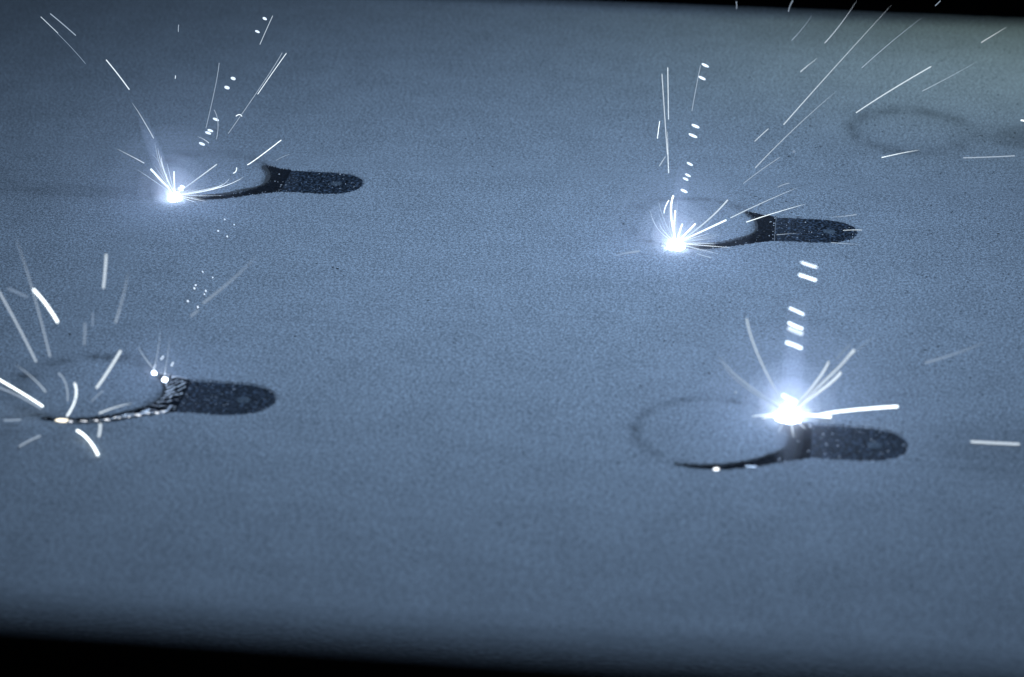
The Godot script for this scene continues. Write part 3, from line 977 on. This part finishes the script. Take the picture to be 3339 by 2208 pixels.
	spark("spark", "short thin spark beside the lower end of the longest one", "sparks and droplets about the upper right melt point", V(48.6,26.5,-53.5), V(50.0,27.9,-53.9), V(51.5,29.3,-54.4), 0.07, 0.69, "white", 0)
	spark("spark", "bright nearly level spark over the lower rim of the faint ring mark", "sparks and droplets about the upper right melt point", V(77.2,24.1,-53.2), V(81.4,25.2,-53.5), V(85.5,26.1,-53.8), 0.09, 1.28, "white", 1)
	spark("spark", "dull level spark close to the right edge", "sparks and droplets about the upper right melt point", V(96.0,20.3,-64.8), V(101.8,20.5,-65.5), V(107.6,20.8,-66.2), 0.11, 0.33, "white", 0)
	spark("spark", "faint bent spark under the black band, left of the steep ones", "sparks and droplets about the upper right melt point", V(55.8,51.1,-52.7), V(58.0,54.0,-52.6), V(60.0,57.3,-52.4), 0.08, 0.23, "white", 1)
	spark("spark", "dim yellowish spark against the black band at the top", "sparks and droplets about the upper right melt point", V(54.8,59.0,-48.8), V(55.0,60.1,-48.8), V(55.6,61.6,-48.8), 0.11, 0.15, "warm", 0)
	spark("spark", "tiny yellowish spark deep in the black band at the top right", "sparks and droplets about the upper right melt point", V(87.7,52.1,-77.5), V(88.3,52.7,-77.7), V(88.8,53.2,-77.9), 0.09, 0.15, "warm", 0)
	spark("spark", "tiny upright spark at the soft edge of the black band", "sparks and droplets about the upper right melt point", V(43.5,62.3,-44.5), V(43.6,61.4,-44.7), V(43.6,60.5,-44.8), 0.08, 0.26, "white", 0)
	spark("spark", "bright stub of a spark cut by the right edge", "sparks and droplets about the upper right melt point", V(108.0,31.0,-62.3), V(108.5,30.9,-62.4), V(109.2,30.8,-62.5), 0.17, 1.71, "white", 0)
	spark("spark", "short dim spark above the long one that grazes the black prong", "sparks and droplets about the upper right melt point", V(54.2,13.7,-58.0), V(55.4,14.3,-58.2), V(56.8,14.7,-58.4), 0.07, 0.31, "white", 0)
	spark("spark", "broad violet blurred smear left of the upper right glare", "sparks and droplets about the upper right melt point", V(19.5,9.5,-24.7), V(22.3,10.1,-25.0), V(25.1,10.6,-25.3), 0.23, 0.28, "blue", -1)
	spark("spark", "long thick white spark entering from the left edge", "sparks about the lower left part", V(-98.1,7.5,46.3), V(-93.7,4.6,46.0), V(-89.6,1.6,45.7), 0.20, 2.44, "white", 0)
	spark("spark", "dim twin right under the long thick white spark at the left edge", "sparks about the lower left part", V(-96.0,8.7,52.1), V(-92.2,6.7,51.6), V(-88.2,4.0,51.1), 0.18, 0.23, "white", 0)
	spark("spark", "dull slanting spark above the long thick white one at the left edge", "sparks about the lower left part", V(-92.4,14.1,52.0), V(-89.0,10.8,51.6), V(-86.9,7.9,51.3), 0.18, 0.34, "white", -1)
	spark("spark", "faint bowed spark left of the bright bowed one", "sparks about the lower left part", V(-86.5,8.1,43.4), V(-85.2,5.7,43.3), V(-85.1,2.0,43.4), 0.18, 0.21, "white", 0)
	spark("spark", "bright bowed spark standing on the hot lump of the lower left arm", "sparks about the lower left part", V(-80.6,10.5,51.9), V(-80.7,7.1,51.8), V(-82.7,3.1,51.9), 0.20, 1.41, "white", 0)
	spark("spark", "thick pale spark slanting down into the lower left ring", "sparks about the lower left part", V(-72.2,15.8,47.1), V(-74.8,11.6,48.6), V(-76.9,8.6,49.7), 0.22, 0.88, "white", 0)
	spark("spark", "barely visible smear below the thick pale slanting spark", "sparks about the lower left part", V(-79.5,3.2,45.4), V(-78.3,4.5,45.4), V(-76.9,5.8,45.4), 0.18, 0.11, "white", 0)
	spark("spark", "pale low spark just above the lower left arm", "sparks about the lower left part", V(-77.0,2.5,48.9), V(-73.5,3.9,48.5), V(-70.2,4.8,48.1), 0.18, 0.66, "white", 1)
	spark("spark", "brilliant curved spark below the lower left arm, tail turned down", "sparks about the lower left part", V(-79.9,1.7,55.1), V(-77.3,0.5,56.4), V(-73.8,0.5,62.2), 0.24, 2.80, "white", 0)
	spark("spark", "stubby blurred spark hanging under the lower left arm", "sparks about the lower left part", V(-73.1,6.9,61.4), V(-73.3,5.5,61.2), V(-73.7,3.9,61.0), 0.26, 0.69, "white", 0)
	spark("spark", "faint level smear left of the tip of the lower left arm", "sparks about the lower left part", V(-96.0,0.9,51.2), V(-94.5,0.9,51.0), V(-92.7,1.0,50.7), 0.17, 0.18, "white", 0)
	spark("spark", "faint slanting smear below the tip of the lower left arm", "sparks about the lower left part", V(-90.0,0.5,60.8), V(-88.7,0.5,58.2), V(-87.2,0.5,56.0), 0.18, 0.24, "white", 0)
	spark("spark", "long dull spark coming down from the left edge", "sparks about the lower left part", V(-95.6,28.1,48.3), V(-92.4,21.1,48.5), V(-89.1,13.2,48.8), 0.18, 0.43, "white", 0)
	spark("spark", "longest dim spark, passing behind the brilliant upper one at the left", "sparks about the lower left part", V(-89.7,41.6,52.5), V(-87.6,30.4,51.6), V(-85.6,15.4,50.5), 0.18, 0.27, "white", -1)
	spark("spark", "brilliant thick spark high at the left, away from the arm", "sparks about the lower left part", V(-87.6,30.1,51.0), V(-85.4,27.0,50.8), V(-83.4,23.1,50.6), 0.22, 2.92, "white", 0)
	spark("spark", "thick upright pale spark midway between the two left parts", "sparks about the lower left part", V(-75.4,33.9,41.3), V(-75.9,30.2,41.3), V(-76.5,26.6,41.3), 0.22, 0.67, "white", 0)
	spark("spark", "dull leaning spark right of the thick upright pale one", "sparks about the lower left part", V(-68.0,35.6,52.2), V(-69.5,29.9,52.0), V(-71.4,24.3,51.9), 0.20, 0.24, "white", -1)
	spark("spark", "long dim smear slanting up right of the left row of glints", "sparks about the lower left part", V(-45.0,35.7,42.4), V(-49.7,30.9,43.2), V(-55.7,25.8,44.2), 0.20, 0.20, "white", -1)
	spark("spark", "short dim smear at the lower end of the long slanting one", "sparks about the lower left part", V(-56.6,24.5,44.9), V(-57.4,23.8,44.9), V(-58.1,23.2,45.0), 0.20, 0.16, "white", 0)
	spark("spark", "ghostly short smear left of the brilliant upper spark", "sparks about the lower left part", V(-93.6,28.8,48.4), V(-92.0,27.9,48.1), V(-90.1,26.8,47.6), 0.20, 0.10, "white", 0)
	spark("spark", "ghostly upright smear above the lower left ring", "sparks about the lower left part", V(-76.1,26.1,56.5), V(-76.4,23.6,56.0), V(-76.9,21.0,55.5), 0.17, 0.18, "white", 0)
	spark("spark", "ghostly upright smear beside the other one above the lower left ring", "sparks about the lower left part", V(-80.0,19.5,38.4), V(-80.0,18.2,38.7), V(-80.1,16.9,38.9), 0.17, 0.09, "white", 0)
	spark("spark", "thick brilliant spark shooting right over the lower right handle", "sparks and droplets about the lower right melt point", V(65.7,3.0,33.1), V(71.0,4.0,32.5), V(81.0,4.9,31.2), 0.26, 2.44, "white", 0)
	spark("spark", "thick dull level spark at the right edge beyond the lower right handle", "sparks and droplets about the lower right melt point", V(95.6,0.5,36.0), V(100.2,0.5,36.0), V(104.9,0.5,35.9), 0.23, 0.58, "white", 0)
	spark("spark", "broad faint smear rising toward the right edge", "sparks and droplets about the lower right melt point", V(86.1,12.0,25.3), V(91.8,14.1,24.8), V(97.6,16.8,24.3), 0.23, 0.14, "white", 1)
	spark("spark", "ghostly smear beside the steep pale rays of the lower right burst", "sparks and droplets about the lower right melt point", V(68.5,10.9,23.8), V(69.7,12.6,23.7), V(71.0,14.2,23.5), 0.18, 0.10, "white", 0)
	spark("droplet", "topmost bright oval ghost flash of the row rising from the upper left glare", "sparks and droplets about the upper left melt point", V(-66.9,45.7,-69.0), V(-66.5,45.5,-69.0), V(-66.0,45.2,-69.1), 0.30, 1.08, "blue", 2)  # window ghosts of the laser flash, built as small glowing bodies
	spark("droplet", "second bright oval ghost flash of the row rising from the upper left glare", "sparks and droplets about the upper left melt point", V(-68.8,42.5,-68.7), V(-68.3,42.3,-68.8), V(-67.8,42.0,-68.9), 0.26, 1.10, "blue", 2)
	spark("droplet", "third bright oval ghost flash of the row rising from the upper left glare", "sparks and droplets about the upper left melt point", V(-75.0,30.9,-68.0), V(-74.4,30.7,-68.0), V(-73.9,30.5,-68.1), 0.36, 1.05, "blue", 2)
	spark("droplet", "fourth bright oval ghost flash of the row rising from the upper left glare", "sparks and droplets about the upper left melt point", V(-76.6,28.6,-67.8), V(-76.0,28.4,-67.9), V(-75.4,28.2,-67.9), 0.38, 1.05, "blue", 2)
	spark("droplet", "fifth bright oval ghost flash of the row rising from the upper left glare", "sparks and droplets about the upper left melt point", V(-79.7,20.7,-67.4), V(-79.0,20.4,-67.5), V(-78.3,20.1,-67.6), 0.30, 1.08, "blue", 2)
	spark("droplet", "sixth bright oval ghost flash of the row rising from the upper left glare", "sparks and droplets about the upper left melt point", V(-81.1,17.8,-67.2), V(-80.5,17.6,-67.3), V(-79.8,17.3,-67.4), 0.30, 1.08, "blue", 2)
	spark("droplet", "seventh bright oval ghost flash of the row rising from the upper left glare", "sparks and droplets about the upper left melt point", V(-81.7,17.2,-67.2), V(-81.0,17.0,-67.2), V(-80.3,16.7,-67.3), 0.30, 1.08, "blue", 2)
	spark("droplet", "lowest bright oval ghost flash of the row rising from the upper left glare", "sparks and droplets about the upper left melt point", V(-83.3,14.5,-67.0), V(-82.6,14.2,-67.0), V(-81.9,13.9,-67.1), 0.32, 1.07, "blue", 2)
	spark("droplet", "topmost of two fat white ghost flashes touching the upper left glare", "sparks and droplets about the upper left melt point", V(-88.4,3.4,-66.3), V(-87.8,3.1,-66.4), V(-87.2,2.8,-66.5), 0.40, 1.68, "blue", 2)
	spark("droplet", "lowest of two fat white ghost flashes touching the upper left glare", "sparks and droplets about the upper left melt point", V(-88.9,2.8,-66.3), V(-88.3,2.5,-66.3), V(-87.6,2.2,-66.4), 0.40, 1.68, "blue", 2)
	spark("droplet", "topmost tiny glint of the trail falling between the two left parts", "sparks and droplets about the upper left melt point", V(-75.0,0.5,-54.5), V(-74.9,0.5,-54.3), V(-74.7,0.5,-54.1), 0.18, 0.96, "blue", 2)
	spark("droplet", "second tiny glint of the trail falling between the two left parts", "sparks and droplets about the upper left melt point", V(-72.1,0.5,-51.6), V(-72.0,0.5,-51.5), V(-71.8,0.5,-51.3), 0.14, 1.04, "blue", 2)
	spark("droplet", "third tiny glint of the trail falling between the two left parts", "sparks and droplets about the upper left melt point", V(-75.1,0.5,-47.7), V(-74.9,0.5,-47.5), V(-74.7,0.5,-47.3), 0.22, 0.91, "blue", 2)
	spark("droplet", "fourth tiny glint of the trail falling between the two left parts", "sparks and droplets about the upper left melt point", V(-72.2,0.5,-45.0), V(-72.1,0.5,-44.6), V(-71.9,0.5,-44.3), 0.20, 0.93, "blue", 2)
	spark("droplet", "fifth tiny glint of the trail falling between the two left parts", "sparks and droplets about the upper left melt point", V(-73.4,0.5,-24.8), V(-73.2,0.5,-24.5), V(-73.1,0.5,-24.2), 0.16, 1.10, "blue", 2)
	spark("droplet", "sixth tiny glint of the trail falling between the two left parts", "sparks and droplets about the upper left melt point", V(-70.4,0.5,-22.0), V(-70.3,0.5,-21.8), V(-70.2,0.5,-21.5), 0.14, 1.21, "blue", 2)
	spark("droplet", "seventh tiny glint of the trail falling between the two left parts", "sparks and droplets about the upper left melt point", V(-73.3,0.5,-17.5), V(-73.1,0.5,-17.3), V(-72.9,0.5,-17.1), 0.20, 1.05, "blue", 2)
	spark("droplet", "eighth tiny glint of the trail falling between the two left parts", "sparks and droplets about the upper left melt point", V(-73.2,0.5,-16.0), V(-73.0,0.5,-15.6), V(-72.8,0.5,-15.3), 0.20, 1.06, "blue", 2)
	spark("droplet", "ninth tiny glint of the trail falling between the two left parts", "sparks and droplets about the upper left melt point", V(-70.3,0.5,-15.0), V(-70.2,0.5,-14.6), V(-70.0,0.5,-14.2), 0.18, 1.12, "blue", 2)
	spark("droplet", "tenth tiny glint of the trail falling between the two left parts", "sparks and droplets about the upper left melt point", V(-70.2,0.5,-13.2), V(-70.1,0.5,-12.9), V(-70.0,0.5,-12.6), 0.14, 1.31, "blue", 2)
	spark("droplet", "eleventh tiny glint of the trail falling between the two left parts", "sparks and droplets about the upper left melt point", V(-73.1,0.5,-9.1), V(-72.9,0.5,-8.9), V(-72.7,0.5,-8.7), 0.24, 1.02, "blue", 2)
	spark("droplet", "lowest tiny glint of the trail falling between the two left parts", "sparks and droplets about the upper left melt point", V(-70.2,0.5,-6.6), V(-70.0,0.5,-6.2), V(-69.9,0.5,-5.8), 0.20, 1.13, "blue", 2)
	spark("droplet", "topmost oval white ghost flash of the row above the upper right glare", "sparks and droplets about the upper right melt point", V(36.1,44.7,-52.9), V(36.9,44.3,-53.0), V(37.7,43.9,-53.1), 0.28, 1.40, "blue", 2)  # ghost reflections above this glare too, built as solid glows
	spark("droplet", "second oval white ghost flash of the row above the upper right glare", "sparks and droplets about the upper right melt point", V(35.5,41.7,-52.8), V(36.3,41.3,-52.9), V(37.1,40.9,-53.0), 0.28, 1.39, "blue", 2)
	spark("droplet", "third oval white ghost flash of the row above the upper right glare", "sparks and droplets about the upper right melt point", V(34.3,30.2,-52.7), V(35.2,29.8,-52.8), V(36.1,29.4,-52.9), 0.32, 1.33, "blue", 2)
	spark("droplet", "fourth oval white ghost flash of the row above the upper right glare", "sparks and droplets about the upper right melt point", V(33.7,28.0,-52.6), V(34.7,27.5,-52.7), V(35.7,27.1,-52.8), 0.30, 1.34, "blue", 2)
	spark("droplet", "fifth oval white ghost flash of the row above the upper right glare", "sparks and droplets about the upper right melt point", V(33.5,21.0,-52.6), V(34.2,20.6,-52.7), V(34.9,20.3,-52.7), 0.28, 1.34, "blue", 2)
	spark("droplet", "sixth oval white ghost flash of the row above the upper right glare", "sparks and droplets about the upper right melt point", V(33.2,18.2,-52.5), V(33.8,17.9,-52.6), V(34.5,17.5,-52.7), 0.26, 1.36, "blue", 2)
	spark("droplet", "lowest oval white ghost flash of the row above the upper right glare", "sparks and droplets about the upper right melt point", V(32.7,17.2,-52.5), V(33.4,16.9,-52.6), V(34.0,16.6,-52.6), 0.26, 1.36, "blue", 2)
	spark("droplet", "lowest bright ghost flash nearest the tallest rays of the upper right burst", "sparks and droplets about the upper right melt point", V(32.3,14.4,-52.4), V(33.1,14.0,-52.5), V(33.9,13.6,-52.6), 0.30, 1.53, "blue", 2)
	spark("droplet", "topmost white ghost dash of the ladder above the lower right glare", "sparks and droplets about the lower right melt point", V(60.5,34.2,29.0), V(62.0,33.6,28.8), V(63.5,33.1,28.6), 0.16, 2.51, "blue", 0)  # ladder of window reflections of the glare, shaped as glowing dashes
	spark("droplet", "second white ghost dash of the ladder above the lower right glare, with a faint tail", "sparks and droplets about the lower right melt point", V(60.2,31.5,29.0), V(61.9,30.9,28.8), V(63.5,30.3,28.6), 0.22, 2.98, "blue", 0)
	spark("droplet", "third white ghost dash of the ladder above the lower right glare", "sparks and droplets about the lower right melt point", V(58.7,24.3,29.2), V(60.1,23.6,29.0), V(61.5,22.9,28.9), 0.20, 2.69, "blue", 0)
	spark("droplet", "fourth white ghost dash of the ladder above the lower right glare, upper of a close pair", "sparks and droplets about the lower right melt point", V(58.6,21.1,29.2), V(60.0,20.4,29.1), V(61.4,19.8,28.9), 0.22, 3.08, "blue", 0)
	spark("droplet", "fifth white ghost dash of the ladder above the lower right glare, broad and paler", "sparks and droplets about the lower right melt point", V(58.7,19.9,29.2), V(60.0,19.3,29.1), V(61.4,18.7,28.9), 0.42, 1.10, "blue", 0)
	spark("droplet", "sixth white ghost dash of the ladder above the lower right glare, short and thick", "sparks and droplets about the lower right melt point", V(58.4,16.8,29.3), V(59.9,16.2,29.1), V(61.4,15.5,28.9), 0.36, 2.35, "blue", 0)
	spark("droplet", "lowest white ghost dash of the ladder above the lower right glare, half sunk in the glare", "sparks and droplets about the lower right melt point", V(58.2,5.0,29.3), V(59.6,4.2,29.1), V(61.0,3.5,28.9), 0.42, 2.13, "blue", 0)
	spark("droplet", "round faint blurred droplet left of the lower right burst", "sparks and droplets about the lower right melt point", V(48.7,7.0,33.1), V(48.9,7.0,33.1), V(49.0,6.9,33.1), 0.30, 0.19, "warm", 2)
	spark("droplet", "round faint blurred droplet below the pale parallel sparks", "sparks and droplets about the upper right melt point", V(57.2,22.7,-58.0), V(57.5,22.6,-58.1), V(57.8,22.6,-58.1), 0.30, 0.11, "white", 2)
	spark("droplet", "upper speck of the left pair above the twin lower left glows", "sparks about the lower left part", V(-69.1,5.5,28.3), V(-69.0,5.4,28.3), V(-68.9,5.2,28.2), 0.20, 1.31, "blue", 2)
	spark("droplet", "lower speck of the left pair above the twin lower left glows", "sparks about the lower left part", V(-69.5,4.9,28.3), V(-69.3,4.9,28.3), V(-69.2,4.8,28.3), 0.20, 1.30, "blue", 2)
	spark("droplet", "upper speck of the right pair above the twin lower left glows", "sparks about the lower left part", V(-67.1,4.1,28.0), V(-67.0,3.9,28.0), V(-66.9,3.8,28.0), 0.16, 1.54, "blue", 2)
	spark("droplet", "lower speck of the right pair above the twin lower left glows", "sparks about the lower left part", V(-67.4,3.4,28.1), V(-67.3,3.4,28.0), V(-67.1,3.3,28.0), 0.20, 1.30, "blue", 2)
